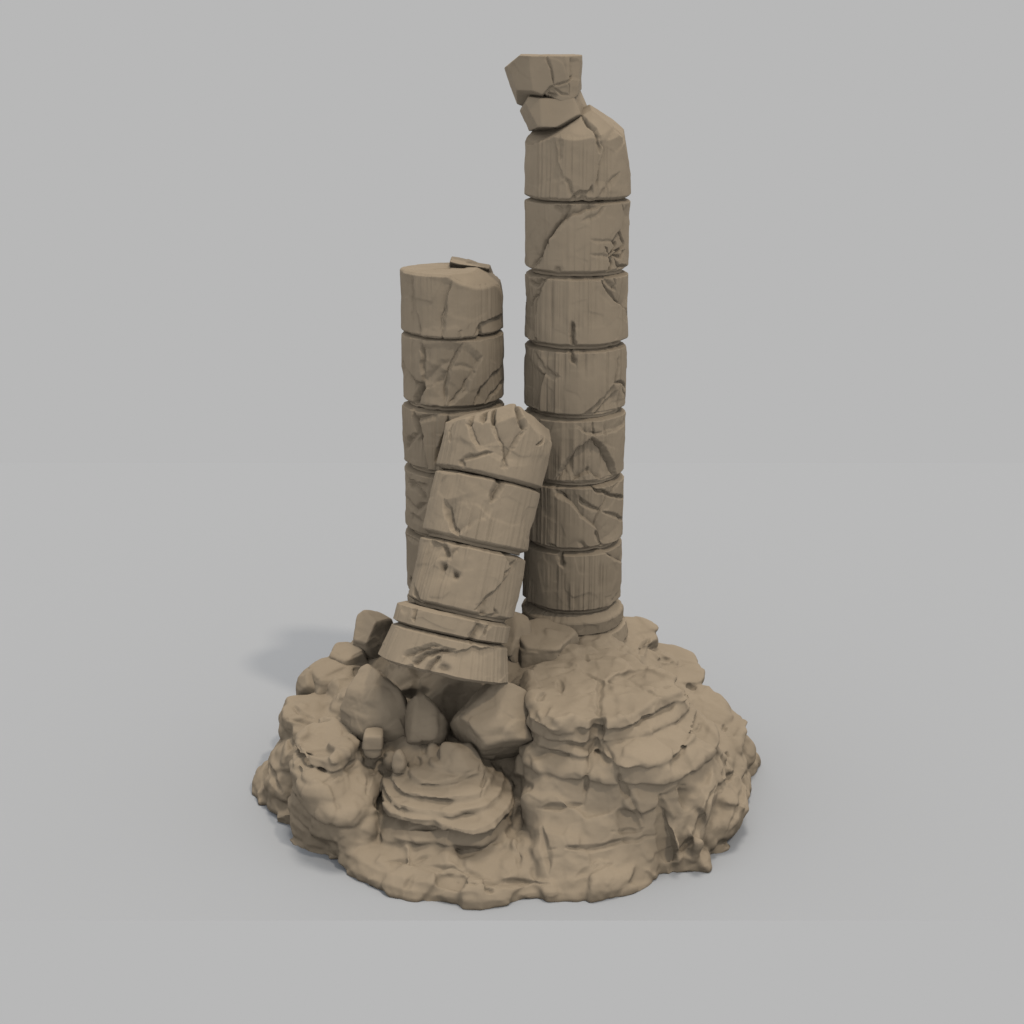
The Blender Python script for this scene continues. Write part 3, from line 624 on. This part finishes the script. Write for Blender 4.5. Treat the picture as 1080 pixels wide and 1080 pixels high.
T = Frame((0.907, 0, 0), (0.907, 0, 1))
L = Frame((-0.85, 0.1, 0), (-0.85, 0.1, 1))
SL = Frame((-0.88, -2.36, 2.2), (-0.15, -1.26, 5.35))
FX = FEATURES

# tall column
o = (0.907, 0, 1.95)
tall = empty('tall_column', o, 'tallest standing stone column of stacked drums, broken at the top right', 'column', 'broken stone columns')
drum('column_base', T, 1.80, 2.325, tall, o, [], 31, 0.018,
     prof=[(0, 0.84), (0.36, 0.80), (0.41, 0.71), (0.45, 0.75), (0.78, 0.762), (0.83, 0.75), (1, 0.65)], chip=0.0)
hs = [2.33, 3.296, 4.289, 5.266, 6.242, 7.24, 8.245]
for i in range(6):
    drum('drum', T, hs[i], hs[i + 1], tall, o, FX['T%d' % (7 - i)], 40 + i, [0.030, 0.022, 0.020, 0.026, 0.030, 0.018][i])
c = 8.245
star('broken_drum', (0.907, 0, c + 0.5), [(0.62, -0.10, 0.78, 0.66), (0.97, -0.08, 0.20, 0.67), (-0.50, -0.15, 0.85, 0.56), (-0.1, -0.72, 0.69, 0.73), (0.35, -0.70, 0.62, 0.755), (-0.1, 0.5, 0.9, 0.60)],
     None, 560, 300, 0.010, 0.010, 2.2, 0.015, 3, tall, o, (R0, -0.50, 0.80, 0.05), FX['T1'], 0.017, frame=(T, c + 0.5))
star('capital_block', (0.585, -0.05, 9.37), [(0, -0.15, 1, 0.25), (0, -0.1, -1, 0.22), (-0.9, -0.15, -0.40, 0.36), (-0.9, 0, 0.5, 0.42), (1, -0.2, 0.45, 0.36), (0.5, -0.4, -0.8, 0.33), (0.0, -1, 0.30, 0.44), (0, 1, 0, 0.45), (0.6, -0.8, 0.3, 0.50), (-0.6, -0.8, 0.2, 0.48)],
     None, 300, 150, 0.012, 0.008, 3, 0.012, 5, tall, o)
star('capital_block', (0.50, 0.0, 9.82), [(0, -0.03, 1, 0.29), (0.0, -0.15, -1, 0.36), (-0.94, -0.08, -0.34, 0.49), (-0.6, 0, 0.75, 0.47), (1.0, -0.1, -0.06, 0.42), (0.9, 0.2, 0.30, 0.48), (0.05, -1, -0.15, 0.50), (0, 1, 0, 0.48), (0.75, -0.65, 0, 0.50), (-0.75, -0.65, -0.2, 0.52), (0.6, 0.0, -0.8, 0.40), (-0.30, -0.25, -0.92, 0.34)],
     None, 400, 200, 0.010, 0.008, 3, 0.010, 6, tall, o, feats=CAP, frame=(Frame((0.5, 0, 0), (0.5, 0, 1)), 9.82))

# shorter standing column
o = (-0.85, 0.1, 1.9)
left = empty('short_column', o, 'shorter standing stone column half hidden behind the slanted one, dark shard on its top', 'column', 'broken stone columns')
hs = [1.75, 2.45, 3.434, 4.413, 5.351, 6.385]
for i in range(5):
    drum('drum', L, hs[i], hs[i + 1], left, o, FX.get('L%d' % (6 - i), []), 60 + i, [0.01, 0.01, 0.012, 0.014, 0.012][i])
c = 6.385
star('broken_drum', (-0.85, 0.1, c + 0.5), [(0.53, -0.05, 0.85, 0.50), (0.80, -0.10, 0.60, 0.64), (0.45, -0.55, 0.70, 0.635), (0.0, 0.03, 1.0, 0.375), (0.93, -0.1, 0.35, 0.69), (-0.98, -0.2, 0.0, 0.715)],
     None, 560, 300, 0.02, 0.010, 2.2, 0.014, 8, left, o, (R0, -0.50, 0.38, 0.03), FX['L1'], 0.012, frame=(L, c + 0.5))
star('broken_shard', (-0.60, 0.50, 7.165), [(0.20, 0, 1, 0.125), (0.6, 0, 0.8, 0.24), (-1, 0, 0.1, 0.28), (1, 0, 0.2, 0.30), (0.1, -1, -1.6, 0.10), (-0.3, -1, -1.5, 0.13), (0, 1, 0, 0.2), (0, 0, -1, 0.25)],
     None, 260, 130, 0.006, 0.03, 4, 0.03, 9, left, o)

# slanted column
o = (-0.88, -2.36, 2.2)
slant = empty('slanted_column', o, 'toppled stone column leaning back against the two standing ones, flared base at the bottom', 'column', 'broken stone columns')
drum('column_base', SL, -0.02, 0.50, slant, o, FX['S5'], 71, 0.016, prof=[(0, 0.80), (0.08, 0.895), (0.92, 0.80), (1, 0.72)], shift=-0.06, chip=0.0)
drum('collar', SL, 0.505, 0.795, slant, o, FX['S4'], 72, 0.010, prof=[(0, 0.70), (0.12, 0.785), (0.85, 0.775), (1, 0.68)], shift=-0.07, chip=0.0)
drum('drum', SL, 0.80, 1.715, slant, o, FX['S3'], 73, 0.014, chip=0.0)
drum('drum', SL, 1.72, 2.635, slant, o, FX['S2'], 74, 0.016, chip=0.0)
c = 2.64
ctr = SL.o + SL.w * (c + 0.42)
star('broken_drum', tuple(ctr), [(0.72, -0.25, 0.65, 0.68), (-0.50, -0.15, 0.85, 0.54), (-0.30, -0.72, 0.62, 0.73), (0.92, -0.35, 0.30, 0.71), (0.15, -0.72, 0.68, 0.82), (-0.05, 0.2, 0.97, 0.46), (-0.9, -0.35, 0.3, 0.72)],
     None, 560, 300, 0.010, 0.010, 2.2, 0.014, 11, slant, o, (R0, -0.42, 0.62, 0.05), FX['S1'], 0.011, frame=(SL, c + 0.42))

# ------------------------------------------------------------------ the rocky base
def periodic(pts, n, back, smooth=2):
    """radius at n angles from scattered (angle, radius) samples; unseen angles fall back to «back»"""
    th = np.linspace(-math.pi, math.pi, n, endpoint=False)
    a = [p[0] for p in pts]; r = [p[1] for p in pts]
    if a[0] > -2.6:
        a = [-math.pi + 0.05, min(a[0] - 0.3, -2.7)] + a; r = [back, back] + r
    if a[-1] < 2.6:
        a = a + [max(a[-1] + 0.3, 2.7), math.pi - 0.05]; r = r + [back, back]
    o_ = np.argsort(a); a = np.array(a)[o_]; r = np.array(r)[o_]
    v = np.interp(th, np.concatenate([a - 2 * math.pi, a, a + 2 * math.pi]), np.tile(r, 3))
    for _ in range(smooth * 3):
        v = (np.roll(v, 1) + 2 * v + np.roll(v, -1)) / 4
    return th, v

def ledges(axis, ztop, rings, back, n, dome=0.02, tread=0.45):
    """Stacked rock ledges. rings: (z of the lip's lower edge, slab height, undercut, samples)."""
    prof = []
    th = None
    lev = []
    for (z, h, u, pts) in rings:
        th, r = periodic(pts, n, back + 0.25 * (ztop - z))
        lev.append((z, h, u, r))
    rows = []
    z, h, u, r = lev[0]
    for f in np.linspace(0.02, 0.9, 40):
        rows.append((r * f, np.full(n, ztop - dome * f * f)))
    def seg(r0, z0, r1, z1, k):
        for f in np.linspace(0, 1, k + 1)[1:]:
            rows.append((r0 + (r1 - r0) * f, z0 + (z1 - z0) * f))
    cr, cz = rows[-1]
    for (z, h, u, r) in lev:
        one = np.ones(n)
        dz = cz - z
        if u < 0:                               # no lip: the face just slopes on
            seg(cr, cz, r, z * one, 16)
            cr, cz = r, z * one
            continue
        for (q, zz, k) in ((np.minimum(cr + (r - cr) * tread, r - 0.01), cz - dz * 0.22, 8), (r - 0.025, z + dz * 0.40, 8), (r, z + dz * 0.12, 6), (r - 0.02 - 0.3 * u, z + 0.0 * dz, 4), (r - 0.02 - u, z - 0.015 * one, 4)):
            zz = zz * one
            seg(cr, cz, q, zz, k)
            cr, cz = q, zz
    seg(cr, cz, cr + 0.02, np.full(n, -0.02), 8)
    Rr = np.array([a for a, b in rows]); Z = np.array([b for a, b in rows])
    for _ in range(2):
        Rr[1:-1] = (Rr[:-2] + 2 * Rr[1:-1] + Rr[2:]) / 4; Z[1:-1] = (Z[:-2] + 2 * Z[1:-1] + Z[2:]) / 4
    X = axis[0] + Rr * np.sin(th); Y = axis[1] - Rr * np.cos(th)
    return np.stack([X, Y, Z], -1)

def weather(G, lump, facet, fine, feats3=(), strata=0.0, seed=0, zwarp=0.04, bil=0.0):
    """Sculpted rock: wavy ledges, hewn facets, fine pitting and traced cracks."""
    sh = G.shape
    P = G.reshape(-1, 3)
    Q = P + seed * 2.7
    amp = np.clip(P[:, 2] / 0.15, 0, 1)
    P = P + np.column_stack([0 * amp, 0 * amp, amp * zwarp * fbm(Q * 1.6, 2)])
    G = P.reshape(sh)
    N = grid_normals(G).reshape(-1, 3)
    d = lump * fbm(Q * 1.7 + 3, 3) + facet * facets(Q * (1, 1, 1.25), 1.9, 30) + 0.25 * facet * facets(Q + 7, 4.5, 30) + fine * fbm(Q * 9, 3)
    if bil: d = d + bil * (np.abs(vnoise(Q * 1.6 + 5)) + 0.5 * np.abs(vnoise(Q * 3.7 + 8)) - 0.35)
    if strata:
        d = d + strata * fbm(Q * (0.9, 0.9, 7.0) + 11, 3)
    d = d - cracks3(P, Q, feats3)
    P = P + N * d[:, None]
    P[:, 2] = np.maximum(P[:, 2], -0.02)
    return P.reshape(sh)

o = (0, -1.1, 0)
base = empty('rock_base', o, 'round craggy rock base with ledges that carries the broken columns', 'rock base')

SHELLS = []
# the low foundation under everything
n = 900
th, r0 = periodic(OUTLINE[0], n, 3.0, 5)
fr_ = np.cos(th); side = np.abs(np.sin(th)); backw = np.clip(-fr_, 0, 1); fw = np.clip(fr_, 0, 1)
rows = []
def lev(z, f, s, b): rows.append((z, f * fw ** 2 + s * side ** 2 + b * backw ** 2))
LV = [(2.05, 0.3, 0.6, 0.5), (1.98, 0.75, 1.25, 1.0), (1.65, 1.2, 1.75, 1.6), (1.2, 1.6, 2.3, 2.2), (0.8, 2.1, 2.75, 2.6), (0.5, 2.7, 3.05, 2.8)]
rr = [(np.full(n, z), f * fw ** 2 + s * side ** 2 + b * backw ** 2) for z, f, s, b in LV]
rr += [(np.full(n, 0.30), np.minimum(r0 - 0.30, 3.55)), (np.full(n, 0.20), r0 - 0.10), (np.full(n, 0.10), r0 - 0.01), (np.full(n, 0.03), r0), (np.full(n, -0.02), r0 - 0.02)]
Rr = []; Zz = []
for (z0, a0), (z1, a1) in zip(rr[:-1], rr[1:]):
    for f in np.linspace(0, 1, 17)[:-1]:
        Rr.append(a0 + (a1 - a0) * f); Zz.append(z0 + (z1 - z0) * f)
Rr.append(rr[-1][1]); Zz.append(rr[-1][0])
Rr = np.array(Rr); Zz = np.array(Zz)
G = np.stack([0.2 + Rr * np.sin(th), -0.5 - Rr * np.cos(th), Zz], -1)
G = weather(G, 0.05, 0.11, 0.003, (), 0.012, 1, 0.03, 0.05)
ring_mesh('foundation', G, STONE, base, o)

for i_ in (4, 5):                               # the foot of the big outcrop flares towards the rim
    PLATEAU[i_] = [(a, r * (1 + 0.09 * math.cos(a) ** 2)) for a, r in PLATEAU[i_]]

def P_(rings, hs, us, zs): return [(z, h, u, r) for z, h, u, r in zip(zs, hs, us, rings)]
G = ledges((1.25, -2.3), 1.96, P_(PLATEAU, (0,) * 8, (0.06, 0.06, 0.075, 0.035, -1, -1, -1), (1.78, 1.61, 1.47, 1.2, 0.86, 0.45, 0.06)), 1.15, 760, 0.03)
G = weather(G, 0.025, 0.065, 0.003, (), 0.006, 2, 0.05, 0.03)
ring_mesh('ledge_outcrop', G, STONE, base, o)
G = ledges((-0.85, -2.85), 1.15, P_(TERRACE, (0,) * 8, (0.03, 0.03, 0.03, 0.03, 0.15, -1, -1, -1), (1.09, 0.99, 0.89, 0.79, 0.66, 0.46, 0.30, 0.08)), 0.7, 640, 0.02, 0.9)
G = weather(G, 0.02, 0.028, 0.003, (), 0.006, 3, 0.03, 0.02)
ring_mesh('terraced_outcrop', G, STONE, base, o)
G = ledges((-2.25, -2.45), 1.28, P_(KNOB, (0,) * 8, (0.14, 0.02, 0.06, 0.02, 0.0), (1.11, 1.0, 0.62, 0.32, 0.06)), 0.6, 560, 0.02, 0.6)
G = weather(G, 0.035, 0.09, 0.003, (), 0.008, 4, 0.05, 0.04)
ring_mesh('knobbed_outcrop', G, STONE, base, o)

def rock(name, c, radii, planes, seed, amp=0.05, famp=0.06, fscale=1.8, n=320, parent=base, org=o, k=0.03, cuts=6, bil=0.08, strata=0.012, cutr=(0.70, 0.92)):
    return star(name, c, planes, radii, n, n // 2, k, amp, fscale, famp, seed, parent, org, cuts=cuts, cutr=cutr, bil=bil, strata=strata, feats3=())

# lumps that are one with the base
for i_, (c, radii, planes, fs) in enumerate([
    ((-2.85, -1.25, 0.98), (0.55, 0.60, 0.30), [(0, -0.1, 1, 0.20)], 2.2),
    ((-2.85, -1.75, 0.98), (0.34, 0.30, 0.20), [(0, -0.1, 1, 0.14)], 3.0),
    ((-2.92, -1.95, 0.74), (0.38, 0.36, 0.22), [(0, -0.1, 1, 0.15)], 3.0),
    ((-3.15, -1.45, 0.85), (0.20, 0.25, 0.20), [], 3.0),
    ((-2.97, -1.65, 0.50), (0.45, 0.75, 0.40), [], 2.2),
    ((-3.08, -1.95, 0.30), (0.36, 0.50, 0.38), [], 2.4),
    ((-3.19, -1.75, 0.16), (0.36, 0.60, 0.34), [], 2.4),
    ((2.12, 0.10, 1.12), (0.80, 0.95, 0.34), [(0.30, -0.1, 1, 0.27)], 1.5),
    ((1.68, 0.20, 1.58), (0.60, 0.6, 0.30), [(0.25, -0.2, 1, 0.24)], 1.8),
    ((2.45, -0.75, 0.85), (0.75, 0.8, 0.36), [(0.15, 0, 1, 0.28)], 1.6),
    ((2.85, -1.15, 0.62), (0.62, 0.8, 0.40), [(0.25, 0, 1, 0.30)], 1.8),
    ((3.12, -0.95, 0.30), (0.42, 0.6, 0.34), [], 2.2),
    ((2.85, -2.05, 0.40), (0.55, 0.9, 0.46), [(0.6, -0.2, 0.7, 0.36)], 1.8),
    ((2.55, -2.85, 0.30), (0.50, 0.6, 0.42), [], 1.8),
    ((2.12, -3.35, 0.48), (0.36, 0.36, 0.52), [(0.6, -0.7, 0.1, 0.33)], 2.0),
    ((-0.85, -1.45, 1.05), (0.80, 0.65, 0.60), [], 1.8),
    ((-0.30, -1.75, 1.10), (0.50, 0.60, 0.50), [], 1.8),
    ((-1.50, -1.75, 0.95), (0.60, 0.55, 0.50), [], 1.8),
    ((-2.05, -1.2, 1.05), (0.60, 0.60, 0.42), [], 1.8),
    ((-2.2, 0.1, 1.0), (0.75, 0.8, 0.55), [], 1.8),
    ((-1.50, -2.95, 1.12), (0.11, 0.13, 0.20), [], 2.2),
    ((-1.62, -2.72, 1.05), (0.12, 0.13, 0.16), [], 2.2),
    ((-1.08, -2.62, 1.12), (0.10, 0.10, 0.14), [], 2.2),
    ((-0.70, -2.85, 1.14), (0.34, 0.34, 0.27), [(-0.5, -0.5, 0.7, 0.21), (0.5, -0.5, 0.7, 0.21), (0, -0.8, 0.6, 0.24)], 2.2),
    ((-1.40, -2.30, 0.85), (0.55, 0.45, 0.36), [], 2.2),
    ((-1.15, -2.45, 0.92), (0.55, 0.32, 0.26), [], 2.2),
    ((-1.95, -2.30, 0.95), (0.45, 0.40, 0.28), [], 2.2),
    ((0.15, -1.75, 1.40), (0.45, 0.50, 0.40), [], 2.2),
    ((-2.40, -0.75, 1.05), (0.50, 0.55, 0.36), [], 2.2),
    ((-0.45, -2.35, 0.85), (0.45, 0.40, 0.30), [], 2.2),
]):
    small = max(radii) < 0.4
    rock('crag', c, radii, planes, 21 + i_, fscale=fs, amp=0.015 if small else 0.05, famp=0.02 if small else 0.06, bil=0.0 if small else 0.08)

def fuse(shells, voxel):
    """One watertight skin round all the shells, softened where they meet."""
    Vs, f4, f3, k = [], [], [], 0
    for nm, V, F4, F3 in shells:
        Vs.append(V); f4.append(F4 + k); f3.append(F3 + k); k += len(V)
    tmp = mesh_object('fused', np.concatenate(Vs), np.concatenate(f4), np.concatenate(f3), STONE)
    md = tmp.modifiers.new('remesh', 'REMESH')
    md.mode = 'VOXEL'; md.voxel_size = voxel; md.adaptivity = 0.0
    ev = tmp.evaluated_get(bpy.context.evaluated_depsgraph_get())
    me = ev.to_mesh()
    n = len(me.vertices); co = np.empty(n * 3, np.float32); me.vertices.foreach_get('co', co)
    m = len(me.polygons); vi = np.empty(len(me.loops), np.int32); me.loops.foreach_get('vertex_index', vi)
    ev.to_mesh_clear()
    bpy.data.meshes.remove(tmp.data)
    return co.reshape(-1, 3).astype(float), vi.reshape(-1, 4)

def vert_normals(V, F):
    fn = np.cross(V[F[:, 2]] - V[F[:, 0]], V[F[:, 3]] - V[F[:, 1]])
    N = np.zeros_like(V)
    for i in range(4):
        for c in range(3): N[:, c] += np.bincount(F[:, i], fn[:, c], len(V))
    return N / (np.linalg.norm(N, axis=1, keepdims=True) + 1e-12)

bpy.context.view_layer.update()
V, F = fuse(SHELLS, 0.017)
SHELLS = None
E_ = np.concatenate([F[:, [0, 1]], F[:, [1, 2]], F[:, [2, 3]], F[:, [3, 0]]])
deg = np.bincount(E_[:, 0], minlength=len(V)) + np.bincount(E_[:, 1], minlength=len(V))
for it in range(8):                            # hollows fill up, edges stay
    A = np.zeros_like(V)
    for c in range(3):
        A[:, c] = np.bincount(E_[:, 0], V[E_[:, 1], c], len(V)) + np.bincount(E_[:, 1], V[E_[:, 0], c], len(V))
    Lp = A / deg[:, None] - V
    N = vert_normals(V, F)
    c = (Lp * N).sum(1)
    V = V + N * (c * np.where(c > 0, 0.45, 0.10 if it > 1 else 0.35))[:, None] + 0.3 * (Lp - N * c[:, None])
N = vert_normals(V, F)
keep = np.clip(V[:, 2] / 0.08, 0, 1)
d = keep * (0.014 * facets(V * (1, 1, 1.2) + 3, 2.4, 24) + 0.004 * fbm(V * 7, 3)) - cracks3(V, V, BASE_CRACKS)
V = V + N * d[:, None]
V[:, 2] = np.maximum(V[:, 2], 0.0)
N = vert_normals(V, F)
# the outcrops one can tell apart, as parts of the one base
fc = V[F].mean(1)
def inside(rings, axis, zmin, grow=1.02, back=1.15):
    dx, dy = fc[:, 0] - axis[0], fc[:, 1] - axis[1]
    th, r = periodic(rings, 720, back)
    R = np.interp(np.arctan2(dx, -dy), th, r, period=2 * math.pi)
    return (np.hypot(dx, dy) < R * grow) & (fc[:, 2] > zmin)
part = np.zeros(len(F), int)
part[inside(TERRACE[5], (-0.85, -2.85), 0.28, 1.02, 0.65)] = 2
part[inside(KNOB[2], (-2.25, -2.45), 0.40, 1.03, 0.6)] = 3
part[inside(PLATEAU[4], (1.25, -2.3), 0.45, 1.06, 1.15)] = 1
for i_, nm in enumerate(('foundation', 'ledge_outcrop', 'terraced_outcrop', 'knobbed_outcrop')):
    f = F[part == i_]
    used, inv = np.unique(f, return_inverse=True)
    ob = mesh_object(nm, V[used], inv.reshape(-1, 4), np.zeros((0, 3), np.int32), STONE, base, o)
    ob.data.normals_split_custom_set_from_vertices(N[used].tolist())

# loose boulders
def boulder(label, c, radii, planes, seed, amp=0.02, famp=0.03, n=300, k=0.055, cuts=9, bil=0.02, strata=0.008):
    ob = rock('boulder', c, radii, planes, seed, amp, famp, 2.2, n, None, None, k, cuts, bil, strata, (0.62, 0.86))
    ob['label'] = label; ob['category'] = 'boulder'; ob['kind'] = 'thing'; ob['group'] = 'loose boulders around the columns'
    return ob
boulder('big smooth faceted boulder, largest one, left under the slanted column base', (-1.84, -2.03, 1.42), (0.54, 0.56, 0.74), [(0, -0.88, 0.46, 0.48), (0.55, -0.75, 0.25, 0.47), (-0.6, -0.7, 0.25, 0.46), (0.1, -0.9, -0.4, 0.46), (-0.5, -0.3, 0.8, 0.55), (0.4, -0.6, 0.7, 0.52), (-0.6, -0.6, -0.5, 0.47), (0.9, 0, 0.3, 0.45)], 1, cuts=3)
boulder('small upright rounded boulder in the hollow between the biggest boulder and the wedge shaped one', (-1.20, -2.36, 1.40), (0.33, 0.33, 0.44), [(0, -0.75, 0.65, 0.31), (0.7, -0.6, 0.4, 0.28), (-0.8, -0.5, 0.2, 0.27), (0, -0.7, -0.7, 0.30)], 2, n=240, cuts=9)
boulder('wedge shaped boulder with a slanting edge, between the slanted column and the ledge outcrop', (-0.26, -2.60, 1.50), (0.66, 0.55, 0.66), [(-0.25, -0.68, 0.70, 0.37), (0.55, -0.55, 0.60, 0.40), (-0.75, -0.55, -0.35, 0.34), (0.15, -0.95, 0.25, 0.40), (0.2, -0.7, -0.7, 0.34), (-0.7, 0.1, 0.7, 0.42)], 3, cuts=2)
boulder('upright pointed boulder with a bright face and a dark face, left behind the slanted column', (-2.11, -0.10, 1.69), (0.44, 0.44, 0.50), [(-0.50, -0.45, 0.72, 0.27), (0.85, -0.5, 0.10, 0.15), (-0.60, -0.68, -0.40, 0.25), (0.3, -0.85, -0.4, 0.26), (0.30, 0.0, 0.95, 0.35), (-0.97, 0.1, 0.0, 0.27)], 4, 0.008, 0.01, cuts=0)
boulder('flat topped small boulder at the foot of the upright pointed one', (-2.47, -0.3, 1.48), (0.36, 0.36, 0.30), [(-0.1, -0.3, 1, 0.17), (-0.5, -0.8, 0.2, 0.26), (0.5, -0.8, 0, 0.25)], 5, n=200, cuts=5)
boulder('broad low boulder below the flat topped small one at the left rim', (-2.58, -0.65, 1.26), (0.52, 0.46, 0.36), [(0, -0.3, 1, 0.22), (0, -1, 0.1, 0.33), (-0.7, -0.6, 0.3, 0.36)], 6, n=240, cuts=5)
boulder('half hidden rounded boulder farthest out on the left rim', (-2.88, -0.60, 1.10), (0.34, 0.40, 0.40), [], 7, n=200)
boulder('little cube shaped stone at the foot of the biggest boulder', (-1.86, -2.72, 1.33), (0.20, 0.20, 0.24), [(0, 0, 1, 0.12), (0, -1, 0, 0.12), (1, 0, 0, 0.12), (-1, 0, 0.1, 0.12)], 8, 0.012, 0.02, n=140, cuts=0)
boulder('squared block at the foot of the tall column, behind the flat topped ledges', (0.45, -1.02, 1.84), (0.62, 0.60, 0.56), [(0.1, -0.2, 1, 0.34), (0.8, -0.5, 0.1, 0.38), (0, -1, 0.1, 0.4), (-0.9, -0.4, 0.2, 0.44)], 10, cuts=2, n=240)
boulder('small sloped stone wedged between the slanted column and the tall column base', (0.02, -1.0, 2.08), (0.34, 0.42, 0.42), [(-0.4, -0.6, 0.6, 0.25), (0.5, -0.5, 0.7, 0.28)], 12, cuts=4, n=200)

# floor
V = [(-14, -4.909, 0), (14, -4.909, 0), (14, 16, 0), (-14, 16, 0)]
fl = mesh_object('floor', V, [(0, 1, 2, 3)], np.zeros((0, 3), int), FLOOR)
fl.data.polygons.foreach_set('use_smooth', [False])
fl['kind'] = 'structure'
